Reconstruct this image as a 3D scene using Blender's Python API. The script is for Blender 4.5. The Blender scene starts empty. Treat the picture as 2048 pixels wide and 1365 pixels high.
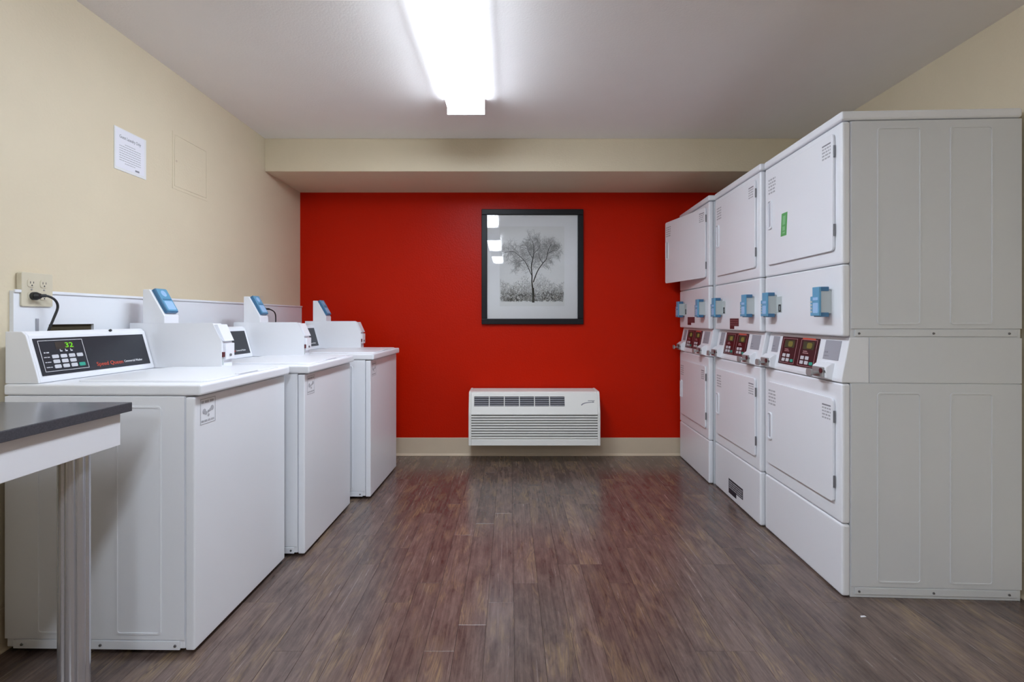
import bpy, bmesh, math, random
from mathutils import Matrix, Vector

# ------------------------------------------------------------------ camera, light, exposure
SC = bpy.context.scene
COL = SC.collection
F_PX, CX, HY, CAM_H = 1010.0, 1020.0, 637.0, 1.126
cam_data = bpy.data.cameras.new('camera')
cam_data.sensor_fit = 'HORIZONTAL'
cam_data.sensor_width = 36.0
cam_data.lens = 36.0 * F_PX / 2048.0
cam_data.shift_x = (1024.0 - CX) / 2048.0
cam_data.shift_y = -(682.5 - HY) / 2048.0
cam_data.clip_start = 0.02
cam = bpy.data.objects.new('camera', cam_data)
cam.location = (0, 0, CAM_H)
cam.rotation_euler = (math.radians(90), 0, 0)
COL.objects.link(cam)
SC.camera = cam

world = bpy.data.worlds.new('world')
world.use_nodes = True
world.node_tree.nodes['Background'].inputs[0].default_value = (0.8, 0.85, 1.0, 1)
world.node_tree.nodes['Background'].inputs[1].default_value = 0.0
SC.world = world

LENS_STRENGTH = 9.0
SC.view_settings.view_transform = 'Standard'
SC.view_settings.look = 'None'
SC.view_settings.exposure = 2.06
SC.view_settings.gamma = 1.0
SC.view_settings.use_curve_mapping = False

R = random.Random(11)

# ------------------------------------------------------------------ materials
MATS = {}


def new_mat(name):
    m = bpy.data.materials.new(name)
    m.use_nodes = True
    MATS[name] = m
    nt = m.node_tree
    return m, nt, nt.nodes['Principled BSDF']


def plain(name, col, rough=0.4, metal=0.0, bump=0.0, bump_scale=150.0, var=0.0, var_scale=6.0, emis=None, es=0.0, spec=0.5):
    m, nt, b = new_mat(name)
    b.inputs['Base Color'].default_value = (*col, 1)
    b.inputs['Roughness'].default_value = rough
    b.inputs['Metallic'].default_value = metal
    b.inputs['Specular IOR Level'].default_value = spec
    tc = nt.nodes.new('ShaderNodeTexCoord')
    if var > 0:
        n = nt.nodes.new('ShaderNodeTexNoise')
        n.inputs['Scale'].default_value = var_scale
        n.inputs['Detail'].default_value = 4
        nt.links.new(tc.outputs['Object'], n.inputs['Vector'])
        mx = nt.nodes.new('ShaderNodeMix')
        mx.data_type = 'RGBA'
        mx.inputs['A'].default_value = (*[c * (1 - var) for c in col], 1)
        mx.inputs['B'].default_value = (*[min(1, c * (1 + var)) for c in col], 1)
        nt.links.new(n.outputs['Fac'], mx.inputs['Factor'])
        nt.links.new(mx.outputs['Result'], b.inputs['Base Color'])
    if bump > 0:
        n2 = nt.nodes.new('ShaderNodeTexNoise')
        n2.inputs['Scale'].default_value = bump_scale
        n2.inputs['Detail'].default_value = 3
        nt.links.new(tc.outputs['Object'], n2.inputs['Vector'])
        bp = nt.nodes.new('ShaderNodeBump')
        bp.inputs['Strength'].default_value = bump
        bp.inputs['Distance'].default_value = 0.004
        nt.links.new(n2.outputs['Fac'], bp.inputs['Height'])
        nt.links.new(bp.outputs['Normal'], b.inputs['Normal'])
    if emis:
        b.inputs['Emission Color'].default_value = (*emis, 1)
        b.inputs['Emission Strength'].default_value = es
    return m


plain('beige_paint', (0.72, 0.625, 0.455), 0.55, bump=0.25, bump_scale=90, var=0.03)
plain('ceiling_paint', (0.93, 0.895, 0.87), 0.7, bump=0.15, bump_scale=110, var=0.02)
plain('red_paint', (0.54, 0.012, 0.0008), 0.36, bump=0.3, bump_scale=80, var=0.05, var_scale=3, spec=0.12)
plain('vinyl_base', (0.62, 0.51, 0.37), 0.5, var=0.04)
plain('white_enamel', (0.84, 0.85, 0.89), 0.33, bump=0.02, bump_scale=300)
plain('white_enamel_shaded', (0.70, 0.715, 0.74), 0.36, bump=0.02, bump_scale=300)  # darker copy of white_enamel; shade of the dryer sides put into the colour
plain('white_panel', (0.83, 0.85, 0.89), 0.3, bump=0.05, bump_scale=60)
plain('white_plastic', (0.80, 0.80, 0.80), 0.35)
plain('unit_plastic', (0.84, 0.83, 0.79), 0.45, bump=0.03, bump_scale=200)
plain('dark_gap', (0.03, 0.03, 0.035), 0.7, var=0.1)
plain('brown_void', (0.06, 0.045, 0.02), 0.8, var=0.3, var_scale=20)
plain('panel_black', (0.022, 0.024, 0.032), 0.35, var=0.1, var_scale=30)
plain('panel_maroon', (0.045, 0.008, 0.012), 0.3, var=0.1, var_scale=30)
plain('button_grey', (0.6, 0.6, 0.64), 0.5)
plain('button_green', (0.03, 0.35, 0.25), 0.5)
plain('print_red', (0.62, 0.08, 0.04), 0.5)
plain('print_white', (0.8, 0.8, 0.82), 0.5)
plain('print_grey', (0.25, 0.25, 0.28), 0.6)
plain('print_light', (0.45, 0.45, 0.48), 0.6)
plain('print_black', (0.03, 0.03, 0.035), 0.6)
plain('decal_red', (0.10, 0.015, 0.018), 0.5)
plain('decal_pink', (0.55, 0.30, 0.32), 0.5)
plain('decal_rose', (0.22, 0.08, 0.09), 0.5)
plain('decal_green', (0.12, 0.40, 0.13), 0.5)
plain('decal_green_light', (0.25, 0.55, 0.27), 0.5)
plain('decal_navy', (0.022, 0.022, 0.035), 0.45)
plain('reader_blue', (0.13, 0.36, 0.56), 0.35)
plain('reader_blue_dark', (0.05, 0.16, 0.30), 0.4)
plain('reader_blue_light', (0.36, 0.58, 0.85), 0.3)
plain('reader_grey', (0.52, 0.56, 0.56), 0.45)
plain('grey_plate', (0.36, 0.36, 0.40), 0.5)
plain('louvre_shade', (0.16, 0.16, 0.15), 0.7)
plain('chrome', (0.74, 0.74, 0.76), 0.07, metal=1.0)
plain('dull_steel', (0.42, 0.42, 0.42), 0.5, metal=0.6)
plain('screw_metal', (0.22, 0.22, 0.23), 0.4, metal=0.7)
plain('satin_metal', (0.62, 0.63, 0.67), 0.18, metal=0.82)
plain('black_rubber', (0.015, 0.015, 0.016), 0.45)
plain('frame_black', (0.010, 0.010, 0.013), 0.4, bump=0.05, bump_scale=60, spec=0.25)
plain('mat_board', (0.86, 0.86, 0.88), 0.8, bump=0.03, bump_scale=300)
plain('paper', (0.82, 0.82, 0.88), 0.7)
plain('outlet_cream', (0.66, 0.60, 0.46), 0.4)
plain('laminate_edge', (0.055, 0.055, 0.065), 0.45, var=0.6, var_scale=260)
plain('laminate_top', (0.10, 0.10, 0.11), 0.22, var=0.3, var_scale=260)
plain('apron_white', (0.78, 0.77, 0.80), 0.5)
plain('twig_grey', (0.34, 0.34, 0.34), 0.8)
plain('limb_dark', (0.025, 0.027, 0.026), 0.8)
plain('bush_grey', (0.50, 0.50, 0.50), 0.8)
plain('bush_dark', (0.20, 0.205, 0.20), 0.8)
plain('subfloor', (0.02, 0.015, 0.013), 0.8, var=0.2)
plain('display_green', (0.05, 0.3, 0.0), 0.4, emis=(0.24, 0.9, 0.02), es=0.16)
plain('display_amber', (0.10, 0.085, 0.02), 0.4, emis=(0.5, 0.43, 0.09), es=0.035)
plain('display_window', (0.05, 0.04, 0.035), 0.3)
plain('ivory_print', (0.80, 0.80, 0.80), 0.8, var=0.06, var_scale=5)
plain('lens_white', (0.9, 0.9, 0.9), 0.4, emis=(0.89, 1.0, 1.14), es=LENS_STRENGTH)
plain('lens_flank', (0.9, 0.9, 0.9), 0.4, emis=(0.89, 1.0, 1.14), es=LENS_STRENGTH * 0.15)


def make_wood():
    m, nt, b = new_mat('plank_wood')
    N, L = nt.nodes.new, nt.links.new
    tc = N('ShaderNodeTexCoord')
    geo = N('ShaderNodeNewGeometry')
    oi = N('ShaderNodeObjectInfo')
    add = N('ShaderNodeMath'); add.operation = 'ADD'
    L(geo.outputs['Random Per Island'], add.inputs[0]); L(oi.outputs['Random'], add.inputs[1])
    fr = N('ShaderNodeMath'); fr.operation = 'FRACT'
    L(add.outputs[0], fr.inputs[0])
    w = N('ShaderNodeMath'); w.operation = 'MULTIPLY'; w.inputs[1].default_value = 73.0
    L(fr.outputs[0], w.inputs[0])

    def noise(scale, mapping, detail=5.0, dist=0.0, rough=0.55):
        mp = N('ShaderNodeMapping'); mp.inputs['Scale'].default_value = mapping
        L(tc.outputs['Object'], mp.inputs['Vector'])
        n = N('ShaderNodeTexNoise'); n.noise_dimensions = '4D'
        n.inputs['Scale'].default_value = scale; n.inputs['Detail'].default_value = detail
        n.inputs['Distortion'].default_value = dist; n.inputs['Roughness'].default_value = rough
        L(mp.outputs[0], n.inputs['Vector']); L(w.outputs[0], n.inputs['W'])
        return n
    grain = noise(1.0, (95, 2.6, 1), 8, 0.8, 0.65)
    blotch = noise(1.0, (11, 3.2, 1), 5, 0.8)
    mott = noise(1.0, (30, 7, 1), 6, 0.4, 0.7)
    cath = noise(1.0, (14, 1.3, 1), 2, 2.5)
    # cathedral rings from a warped noise
    ring = N('ShaderNodeMath'); ring.operation = 'MULTIPLY'; ring.inputs[1].default_value = 16.0
    L(cath.outputs['Fac'], ring.inputs[0])
    rs = N('ShaderNodeMath'); rs.operation = 'PINGPONG'; rs.inputs[1].default_value = 1.0
    L(ring.outputs[0], rs.inputs[0])
    r1 = N('ShaderNodeValToRGB')
    e = r1.color_ramp.elements
    e[0].position = 0.34; e[0].color = (0.050, 0.031, 0.025, 1)
    e[1].position = 0.76; e[1].color = (0.25, 0.178, 0.140, 1)
    k = e.new(0.52); k.color = (0.128, 0.088, 0.075, 1)
    gm = N('ShaderNodeMix'); gm.data_type = 'FLOAT'; gm.inputs['Factor'].default_value = 0.58
    L(grain.outputs['Fac'], gm.inputs['A']); L(mott.outputs['Fac'], gm.inputs['B'])
    L(gm.outputs['Result'], r1.inputs['Fac'])
    # tan heart streaks where the blotch is high
    r2 = N('ShaderNodeValToRGB')
    r2.color_ramp.elements[0].position = 0.50; r2.color_ramp.elements[1].position = 0.66
    L(blotch.outputs['Fac'], r2.inputs['Fac'])
    tanm = N('ShaderNodeMath'); tanm.operation = 'MULTIPLY'
    L(r2.outputs['Color'], tanm.inputs[0]); L(rs.outputs[0], tanm.inputs[1])
    mx = N('ShaderNodeMix'); mx.data_type = 'RGBA'
    mx.inputs['B'].default_value = (0.28, 0.190, 0.105, 1)
    t2 = N('ShaderNodeMath'); t2.operation = 'MULTIPLY'; t2.inputs[1].default_value = 0.75
    L(tanm.outputs[0], t2.inputs[0])
    L(t2.outputs[0], mx.inputs['Factor']); L(r1.outputs['Color'], mx.inputs['A'])
    # per-plank tone
    hsv = N('ShaderNodeHueSaturation')
    mr = N('ShaderNodeMapRange'); mr.inputs['To Min'].default_value = 0.85; mr.inputs['To Max'].default_value = 1.15
    L(fr.outputs[0], mr.inputs['Value'])
    L(mr.outputs[0], hsv.inputs['Value']); L(mx.outputs['Result'], hsv.inputs['Color'])
    L(hsv.outputs['Color'], b.inputs['Base Color'])
    rr = N('ShaderNodeMapRange'); rr.inputs['To Min'].default_value = 0.17; rr.inputs['To Max'].default_value = 0.33
    L(grain.outputs['Fac'], rr.inputs['Value']); L(rr.outputs[0], b.inputs['Roughness'])
    bp = N('ShaderNodeBump'); bp.inputs['Strength'].default_value = 0.04; bp.inputs['Distance'].default_value = 0.001
    L(grain.outputs['Fac'], bp.inputs['Height']); L(bp.outputs['Normal'], b.inputs['Normal'])
    b.inputs['Specular IOR Level'].default_value = 0.75


make_wood()


def make_glass():
    m, nt, b = new_mat('picture_glass')
    nt.nodes.remove(b)
    out = nt.nodes['Material Output']
    tr = nt.nodes.new('ShaderNodeBsdfTransparent')
    gl = nt.nodes.new('ShaderNodeBsdfGlossy'); gl.inputs['Roughness'].default_value = 0.015
    fr = nt.nodes.new('ShaderNodeFresnel'); fr.inputs['IOR'].default_value = 1.5
    mx = nt.nodes.new('ShaderNodeMixShader')
    nt.links.new(fr.outputs[0], mx.inputs[0]); nt.links.new(tr.outputs[0], mx.inputs[1]); nt.links.new(gl.outputs[0], mx.inputs[2])
    nt.links.new(mx.outputs[0], out.inputs['Surface'])


make_glass()

# ------------------------------------------------------------------ mesh helpers


def B():
    return bmesh.new()


def box(bm, x0, x1, y0, y1, z0, z1):
    v = [bm.verts.new(p) for p in ((x0, y0, z0), (x1, y0, z0), (x1, y1, z0), (x0, y1, z0),
                                   (x0, y0, z1), (x1, y0, z1), (x1, y1, z1), (x0, y1, z1))]
    for f in ((0, 3, 2, 1), (4, 5, 6, 7), (0, 1, 5, 4), (1, 2, 6, 5), (2, 3, 7, 6), (3, 0, 4, 7)):
        bm.faces.new([v[i] for i in f])
    return bm


def prism(bm, pts, axis, a0, a1):
    """pts: polygon in the two remaining axes (order x,y,z without axis); extruded a0..a1 along axis."""
    def P(p, a):
        if axis == 'x':
            return (a, p[0], p[1])
        if axis == 'y':
            return (p[0], a, p[1])
        return (p[0], p[1], a)
    va = [bm.verts.new(P(p, a0)) for p in pts]
    vb = [bm.verts.new(P(p, a1)) for p in pts]
    n = len(pts)
    bm.faces.new(va)
    bm.faces.new(vb[::-1])
    for i in range(n):
        j = (i + 1) % n
        bm.faces.new([va[j], va[i], vb[i], vb[j]])
    bmesh.ops.recalc_face_normals(bm, faces=bm.faces[:])
    return bm


def rrect(a0, a1, b0, b1, r, seg=5):
    pts = []
    for cx, cy, s in ((a1 - r, b1 - r, 0), (a0 + r, b1 - r, 90), (a0 + r, b0 + r, 180), (a1 - r, b0 + r, 270)):
        for i in range(seg + 1):
            t = math.radians(s + 90 * i / seg)
            pts.append((cx + r * math.cos(t), cy + r * math.sin(t)))
    return pts


def ring(bm, outer, inner, axis, a0, a1):
    def P(p, a):
        return (a, p[0], p[1]) if axis == 'x' else ((p[0], a, p[1]) if axis == 'y' else (p[0], p[1], a))
    n = len(outer)
    vs = [[bm.verts.new(P(p, a)) for p in poly] for poly in (outer, inner) for a in (a0, a1)]
    o0, o1, i0, i1 = vs
    for i in range(n):
        j = (i + 1) % n
        bm.faces.new([o0[i], o0[j], o1[j], o1[i]])
        bm.faces.new([i0[j], i0[i], i1[i], i1[j]])
        bm.faces.new([o0[j], o0[i], i0[i], i0[j]])
        bm.faces.new([o1[i], o1[j], i1[j], i1[i]])
    bmesh.ops.recalc_face_normals(bm, faces=bm.faces[:])
    return bm


def cyl(bm, p0, p1, r0, r1=None, seg=20):
    r1 = r0 if r1 is None else r1
    p0, p1 = Vector(p0), Vector(p1)
    d = (p1 - p0).normalized()
    u = d.orthogonal().normalized()
    w = d.cross(u)
    va, vb = [], []
    for i in range(seg):
        t = 2 * math.pi * i / seg
        o = u * math.cos(t) + w * math.sin(t)
        va.append(bm.verts.new(p0 + o * r0))
        vb.append(bm.verts.new(p1 + o * r1))
    bm.faces.new(va[::-1])
    bm.faces.new(vb)
    for i in range(seg):
        j = (i + 1) % seg
        bm.faces.new([va[i], va[j], vb[j], vb[i]])
    bmesh.ops.recalc_face_normals(bm, faces=bm.faces[:])
    return bm


def tube(bm, pts, r, seg=10):
    pts = [Vector(p) for p in pts]
    rings = []
    ref = Vector((0.3, 0.2, 0.9)).normalized()
    for i, p in enumerate(pts):
        d = (pts[min(i + 1, len(pts) - 1)] - pts[max(i - 1, 0)]).normalized()
        u = (ref - d * ref.dot(d)).normalized()
        w = d.cross(u)
        rings.append([bm.verts.new(p + (u * math.cos(2 * math.pi * k / seg) + w * math.sin(2 * math.pi * k / seg)) * r) for k in range(seg)])
    for a, b in zip(rings, rings[1:]):
        for k in range(seg):
            j = (k + 1) % seg
            bm.faces.new([a[k], a[j], b[j], b[k]])
    bm.faces.new(rings[0][::-1])
    bm.faces.new(rings[-1])
    bmesh.ops.recalc_face_normals(bm, faces=bm.faces[:])
    return bm


def spline(ctrl, n=10):
    out = []
    c = [Vector(p) for p in ctrl]
    c = [c[0] * 2 - c[1]] + c + [c[-1] * 2 - c[-2]]
    for i in range(1, len(c) - 2):
        for k in range(n):
            t = k / n
            out.append(0.5 * ((2 * c[i]) + (c[i + 1] - c[i - 1]) * t + (2 * c[i - 1] - 5 * c[i] + 4 * c[i + 1] - c[i + 2]) * t * t
                              + (3 * c[i] - c[i - 1] - 3 * c[i + 1] + c[i + 2]) * t ** 3))
    out.append(c[-2])
    return out


def obj(name, bm, mat, parent=None, bevel=0.0, seg=2, angle=30.0, smooth=False):
    if bevel > 0:
        bmesh.ops.remove_doubles(bm, verts=bm.verts[:], dist=1e-6)
        es = [e for e in bm.edges if len(e.link_faces) == 2 and e.calc_face_angle(0) > math.radians(angle)]
        bmesh.ops.bevel(bm, geom=es, offset=bevel, segments=seg, profile=0.5, affect='EDGES', clamp_overlap=True)
    me = bpy.data.meshes.new(name)
    bm.to_mesh(me)
    bm.free()
    if smooth:
        for p in me.polygons:
            p.use_smooth = True
        me.set_sharp_from_angle(angle=math.radians(50))
    me.materials.append(MATS[mat])
    o = bpy.data.objects.new(name, me)
    COL.objects.link(o)
    if parent:
        o.parent = parent
        if name in ('small_print', 'warning_print', 'label_print', 'keypad_print', 'sticker_print', 'price_print', 'reader_marks', 'slots'):
            o['kind'] = 'stuff'
    return o


def tag(o, label, cat, group=None):
    o['label'] = label
    o['category'] = cat
    if group:
        o['group'] = group
    return o


def struct(name, bm, mat, parent=None, bevel=0.0):
    o = obj(name, bm, mat, parent, bevel)
    if not parent:
        o['kind'] = 'structure'
    return o


def thing(name, label, cat, loc=(0, 0, 0), rz=0.0, group=None):
    o = bpy.data.objects.new(name, None)
    o.empty_display_size = 0.1
    COL.objects.link(o)
    o.location = loc
    o.rotation_euler = (0, 0, rz)
    return tag(o, label, cat, group)


def text(name, s, size, mat, parent, mtx, depth=0.0003, align='LEFT', width=None):
    cu = bpy.data.curves.new(name, 'FONT')
    cu.body = s
    cu.size = size
    cu.align_x = align
    cu.extrude = depth
    cu.resolution_u = 3
    t = bpy.data.objects.new(name, cu)
    COL.objects.link(t)
    bpy.context.view_layer.update()
    me = bpy.data.meshes.new_from_object(t.evaluated_get(bpy.context.evaluated_depsgraph_get()))
    bpy.data.objects.remove(t)
    if width:
        xs = [v.co.x for v in me.vertices]
        k = width / (max(xs) - min(xs))
        for v in me.vertices:
            v.co.x *= k
    me.transform(mtx)
    me.materials.clear()
    me.materials.append(MATS[mat])
    o = bpy.data.objects.new(name, me)
    COL.objects.link(o)
    o.parent = parent
    return o


def basis(right, up, origin):
    r, u = Vector(right).normalized(), Vector(up).normalized()
    n = r.cross(u)
    m = Matrix.Identity(4)
    for i in range(3):
        m[i][0], m[i][1], m[i][2], m[i][3] = r[i], u[i], n[i], origin[i]
    return m


def mapped(bm, mtx):
    bmesh.ops.transform(bm, matrix=mtx, verts=bm.verts[:])
    return bm


def scribble(bm, x0, x1, y0, h, rng, t=0.0003, word=(0.006, 0.016)):
    """a line of unreadable small print: word-sized dashes in the local xy plane"""
    x = x0
    while x < x1 - 0.002:
        w = min(rng.uniform(*word), x1 - x)
        box(bm, x, x + w, y0, y0 + h, 0, t)
        x += w + h * 0.7
    return bm

# ------------------------------------------------------------------ room shell
XL, YB, YF, ZC = -1.72, 4.14, -3.6, 2.388


def xr(y):
    return 2.068 + 0.02 * (y - 2.08)


bm = B(); box(bm, XL - 0.12, XL, YF - 0.12, YB + 0.12, -0.05, ZC + 0.1)
struct('wall_left', bm, 'beige_paint')
bm = B(); prism(bm, [(xr(YF - .12), YF - 0.12), (xr(YF) + 0.3, YF - 0.12), (xr(YB) + 0.3, YB + 0.12), (xr(YB + .12), YB + 0.12)], 'z', -0.05, ZC + 0.1)
struct('wall_right', bm, 'beige_paint')
bm = B(); box(bm, XL, xr(YB), YB, YB + 0.12, -0.05, ZC + 0.1)
struct('wall_back', bm, 'red_paint')
bm = B(); box(bm, XL, xr(YF), YF - 0.12, YF, -0.05, ZC + 0.1)
struct('wall_front', bm, 'beige_paint')
bm = B(); box(bm, XL, xr(YB), YF, YB, ZC, ZC + 0.1)
struct('ceiling', bm, 'ceiling_paint')
SOF_Y, SOF_Z = 3.542, 2.157
bm = B(); box(bm, XL, xr(SOF_Y), SOF_Y, YB, SOF_Z, ZC)
struct('ceiling_soffit', bm, 'beige_paint', bevel=0.003)

# floor: sub-base with vinyl planks laid on it
bm = B(); box(bm, XL, xr(YB), YF, YB, -0.05, -0.0055)
floor = struct('floor', bm, 'subfloor')
PW, PL, PT = 0.102, 0.914, 0.0055


def plank_into(bm, x0, x1, y0, y1):
    g, c = 0.0004, 0.0005
    x0, x1, y0, y1 = x0 + g, x1 - g, y0 + g, y1 - g
    lo = [bm.verts.new((x, y, -PT)) for x, y in ((x0, y0), (x1, y0), (x1, y1), (x0, y1))]
    mi = [bm.verts.new((x, y, -c)) for x, y in ((x0, y0), (x1, y0), (x1, y1), (x0, y1))]
    hi = [bm.verts.new((x, y, 0)) for x, y in ((x0 + c, y0 + c), (x1 - c, y0 + c), (x1 - c, y1 - c), (x0 + c, y1 - c))]
    bm.faces.new(hi)
    for a, b in ((lo, mi), (mi, hi)):
        for i in range(4):
            j = (i + 1) % 4
            bm.faces.new([a[i], a[j], b[j], b[i]])


far_bm = B()
x = XL + 0.001
row = 0
plank_cache = {}
while x < 2.07:
    x1 = min(x + PW, 2.064)
    y = YB - 0.002
    y0 = y - PL * R.choice((0.18, 0.34, 0.5, 0.66, 0.82, 1.0))
    while y > YF + 0.01:
        y0 = max(y0, YF + 0.002)
        if y > 1.25:
            key = (round(x1 - x, 4), round(y - y0, 4))
            if key not in plank_cache:
                pb = B(); plank_into(pb, 0, x1 - x, 0, y - y0)
                me = bpy.data.meshes.new('plank'); pb.to_mesh(me); pb.free()
                me.materials.append(MATS['plank_wood'])
                plank_cache[key] = me
            o = bpy.data.objects.new('plank', plank_cache[key])
            COL.objects.link(o)
            o.location = (x, y0, 0)
            o.parent = floor
        else:
            plank_into(far_bm, x, x1, y0, y)
        y = y0
        y0 = y - PL
    x = x1
    row += 1
    if x1 >= 2.06:
        break
o = obj('planks', far_bm, 'plank_wood', floor)
o['kind'] = 'stuff'

# cove base
BH = 0.147


def cove(bm, run0, run1, wall_at, sgn, axis):
    # profile (distance from wall, z)
    prof = [(0, 0), (0.016, 0), (0.017, 0.004), (0.010, 0.010), (0.006, 0.02), (0.005, BH - 0.003), (0.003, BH), (0, BH)]
    pts = [(wall_at + sgn * d, z) for d, z in prof]
    prism(bm, pts, axis, run0, run1)


bm = B(); cove(bm, XL + 0.02, xr(YB) - 0.02, YB, -1, 'x')
struct('baseboard_back', bm, 'vinyl_base')
bm = B(); cove(bm, YF, YB - 0.018, XL, 1, 'y')
struct('baseboard_left', bm, 'vinyl_base')
bm = B(); cove(bm, YF, YB - 0.018, 0, -1, 'y')
o = struct('baseboard_right', bm, 'vinyl_base')
for v in o.data.vertices:
    v.co.x += xr(v.co.y)

# white wall panel behind the washers, with a supply-box opening
PX = XL + 0.014
PY0, PY1, PZ1 = 1.735, YB - 0.002, 1.222
oy0, oy1, oz0, oz1 = 1.868, 2.07, 0.98, 1.103
bm = B()
box(bm, XL, PX, PY0, oy0, 0.15, PZ1)
box(bm, XL, PX, oy1, PY1, 0.15, PZ1)
box(bm, XL, PX, oy0, oy1, oz1, PZ1)
box(bm, XL, PX, oy0, oy1, 0.15, oz0)
trim = struct('trim_1', bm, 'white_panel')
bm = B(); box(bm, XL + 0.0005, XL + 0.003, oy0, oy1, oz0, oz1)
obj('supply_opening', bm, 'brown_void', trim)
bm = B(); box(bm, PX, PX + 0.006, PY0, PY1, PZ1 - 0.006, PZ1 + 0.004)
obj('cap_strip', bm, 'white_panel', trim, 0.001)
bm = B(); box(bm, PX, PX + 0.004, 1.815, 1.825, 1.0, 1.125)
obj('cover_clip', bm, 'grey_plate', trim, 0.001)

# ------------------------------------------------------------------ ceiling lights
LX = -0.253


def ceiling_light(y_far, label, lx=LX):
    L_ = 1.22
    t = thing('ceiling_light', label, 'ceiling light', (lx, y_far - L_ / 2, ZC), 0, 'wraparound fluorescent ceiling lights')
    h = L_ / 2
    bm = B(); box(bm, -0.095, 0.095, -h + 0.012, h - 0.012, -0.03, 0)
    obj('housing', bm, 'white_plastic', t, 0.002)
    prof = [(-0.104, -0.012), (-0.106, -0.052), (-0.045, -0.088), (0, -0.0875), (0.045, -0.088), (0.106, -0.052), (0.104, -0.012)]
    bm = B(); prism(bm, prof, 'y', -h + 0.012, h - 0.012)
    ln = obj('lens', bm, 'lens_white', t)
    ln.data.materials.append(MATS['lens_flank'])
    for p in ln.data.polygons:
        if abs(p.normal.x) > 0.9:
            p.material_index = 1
    for a, b in ((-h, -h + 0.012), (h - 0.012, h)):
        bm = B(); box(bm, -0.109, 0.109, a, b, -0.091, 0)
        obj('end_cap', bm, 'white_plastic', t, 0.003)
    return t


ceiling_light(2.915, 'long glowing white ceiling light hanging nearest the red wall')
ceiling_light(0.66, 'long white ceiling light overhead, second from the red wall')
ceiling_light(-1.34, 'long white ceiling light at the rear, third from the red wall')

# ------------------------------------------------------------------ framed tree print
FX0, FX1, FZ0, FZ1 = -0.232, 0.598, 1.077, 2.016
t = thing('framed_picture', 'black framed tree photograph with white mat on the red wall', 'picture', ((FX0 + FX1) / 2, YB, FZ0))
hw, fh, fb = (FX1 - FX0) / 2, FZ1 - FZ0, 0.046
for k, (a0, a1, b0, b1) in enumerate(((-hw, hw, fh - fb, fh), (-hw, hw, 0, fb), (-hw, -hw + fb, fb, fh - fb), (hw - fb, hw, fb, fh - fb))):
    bm = B(); box(bm, a0, a1, -0.03, -0.001, b0, b1)
    obj('frame_rail', bm, 'frame_black', t, 0.004)
bm = B(); box(bm, -hw + fb, hw - fb, -0.012, -0.002, fb, fh - fb)
obj('mat_board', bm, 'mat_board', t)
px0, px1 = -hw + 0.147, -hw + 0.676
pz0, pz1 = 0.148, 0.80
bm = B(); box(bm, px0, px1, -0.0128, -0.0118, pz0, pz1)
prn = obj('photo_print', bm, 'ivory_print', t)


def strip(bm, pts, w0, w1, y):
    """a tapering flat stroke through 2D points"""
    n = len(pts)
    prev = None
    for i in range(n):
        a = pts[max(i - 1, 0)]; b = pts[min(i + 1, n - 1)]
        dx, dz = b[0] - a[0], b[1] - a[1]
        l = math.hypot(dx, dz) or 1
        w = (w0 + (w1 - w0) * i / (n - 1)) / 2
        nx, nz = -dz / l * w, dx / l * w
        cur = (bm.verts.new((pts[i][0] + nx, y, pts[i][1] + nz)), bm.verts.new((pts[i][0] - nx, y, pts[i][1] - nz)))
        if prev:
            bm.faces.new([prev[0], prev[1], cur[1], cur[0]])
        prev = cur


def inside(p):
    return px0 + 0.004 < p[0] < px1 - 0.004 and pz0 + 0.004 < p[1] < pz1 - 0.02


TR = random.Random(5)
PWd, PHt = px1 - px0, pz1 - pz0


def pp(u, v):   # crop fractions of the print (u right, v down)
    return (px0 + u * PWd, pz1 - v * PHt)


def curve2(pts, n=6):
    return [(p.x, p.y) for p in spline([(a, b, 0) for a, b in pts], n)]


limb, twig, bush, bushd = B(), B(), B(), B()
limbs = [
    ([(.52, .955), (.52, .86), (.515, .77)], .022, .018),
    ([(.515, .80), (.50, .70), (.50, .60), (.49, .50), (.515, .40), (.53, .32), (.525, .24), (.50, .17)], .013, .003),
    ([(.52, .70), (.56, .61), (.60, .54), (.67, .46), (.72, .41), (.74, .34), (.76, .28), (.80, .22)], .010, .004),
    ([(.50, .62), (.46, .55), (.42, .48), (.37, .42), (.29, .36), (.20, .315), (.07, .33)], .007, .003),
    ([(.67, .46), (.62, .40), (.60, .33)], .005, .002),
    ([(.74, .34), (.82, .31), (.90, .30)], .005, .002),
    ([(.37, .42), (.31, .44), (.25, .47)], .004, .002),
    ([(.53, .34), (.60, .28), (.63, .22)], .004, .002),
    ([(.515, .40), (.45, .32), (.42, .24)], .004, .002),
]


def sprout(p, ang, ln, lvl, w):
    pts = [p]
    n = 4
    a = ang
    for i in range(n):
        a += TR.uniform(-0.32, 0.32)
        q = (pts[-1][0] + math.cos(a) * ln / n, pts[-1][1] + math.sin(a) * ln / n)
        pts.append(q)
    if not all(inside(q) for q in pts):
        return
    strip(twig, pts, w, w * 0.45, -0.0132 - 0.0001 * lvl)
    if lvl > 0:
        for q in pts[1:]:
            for s in (-1, 1):
                if TR.random() < 0.5:
                    sprout(q, a + s * TR.uniform(0.4, 1.0), ln * TR.uniform(0.45, 0.7), lvl - 1, w * 0.75)


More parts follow.
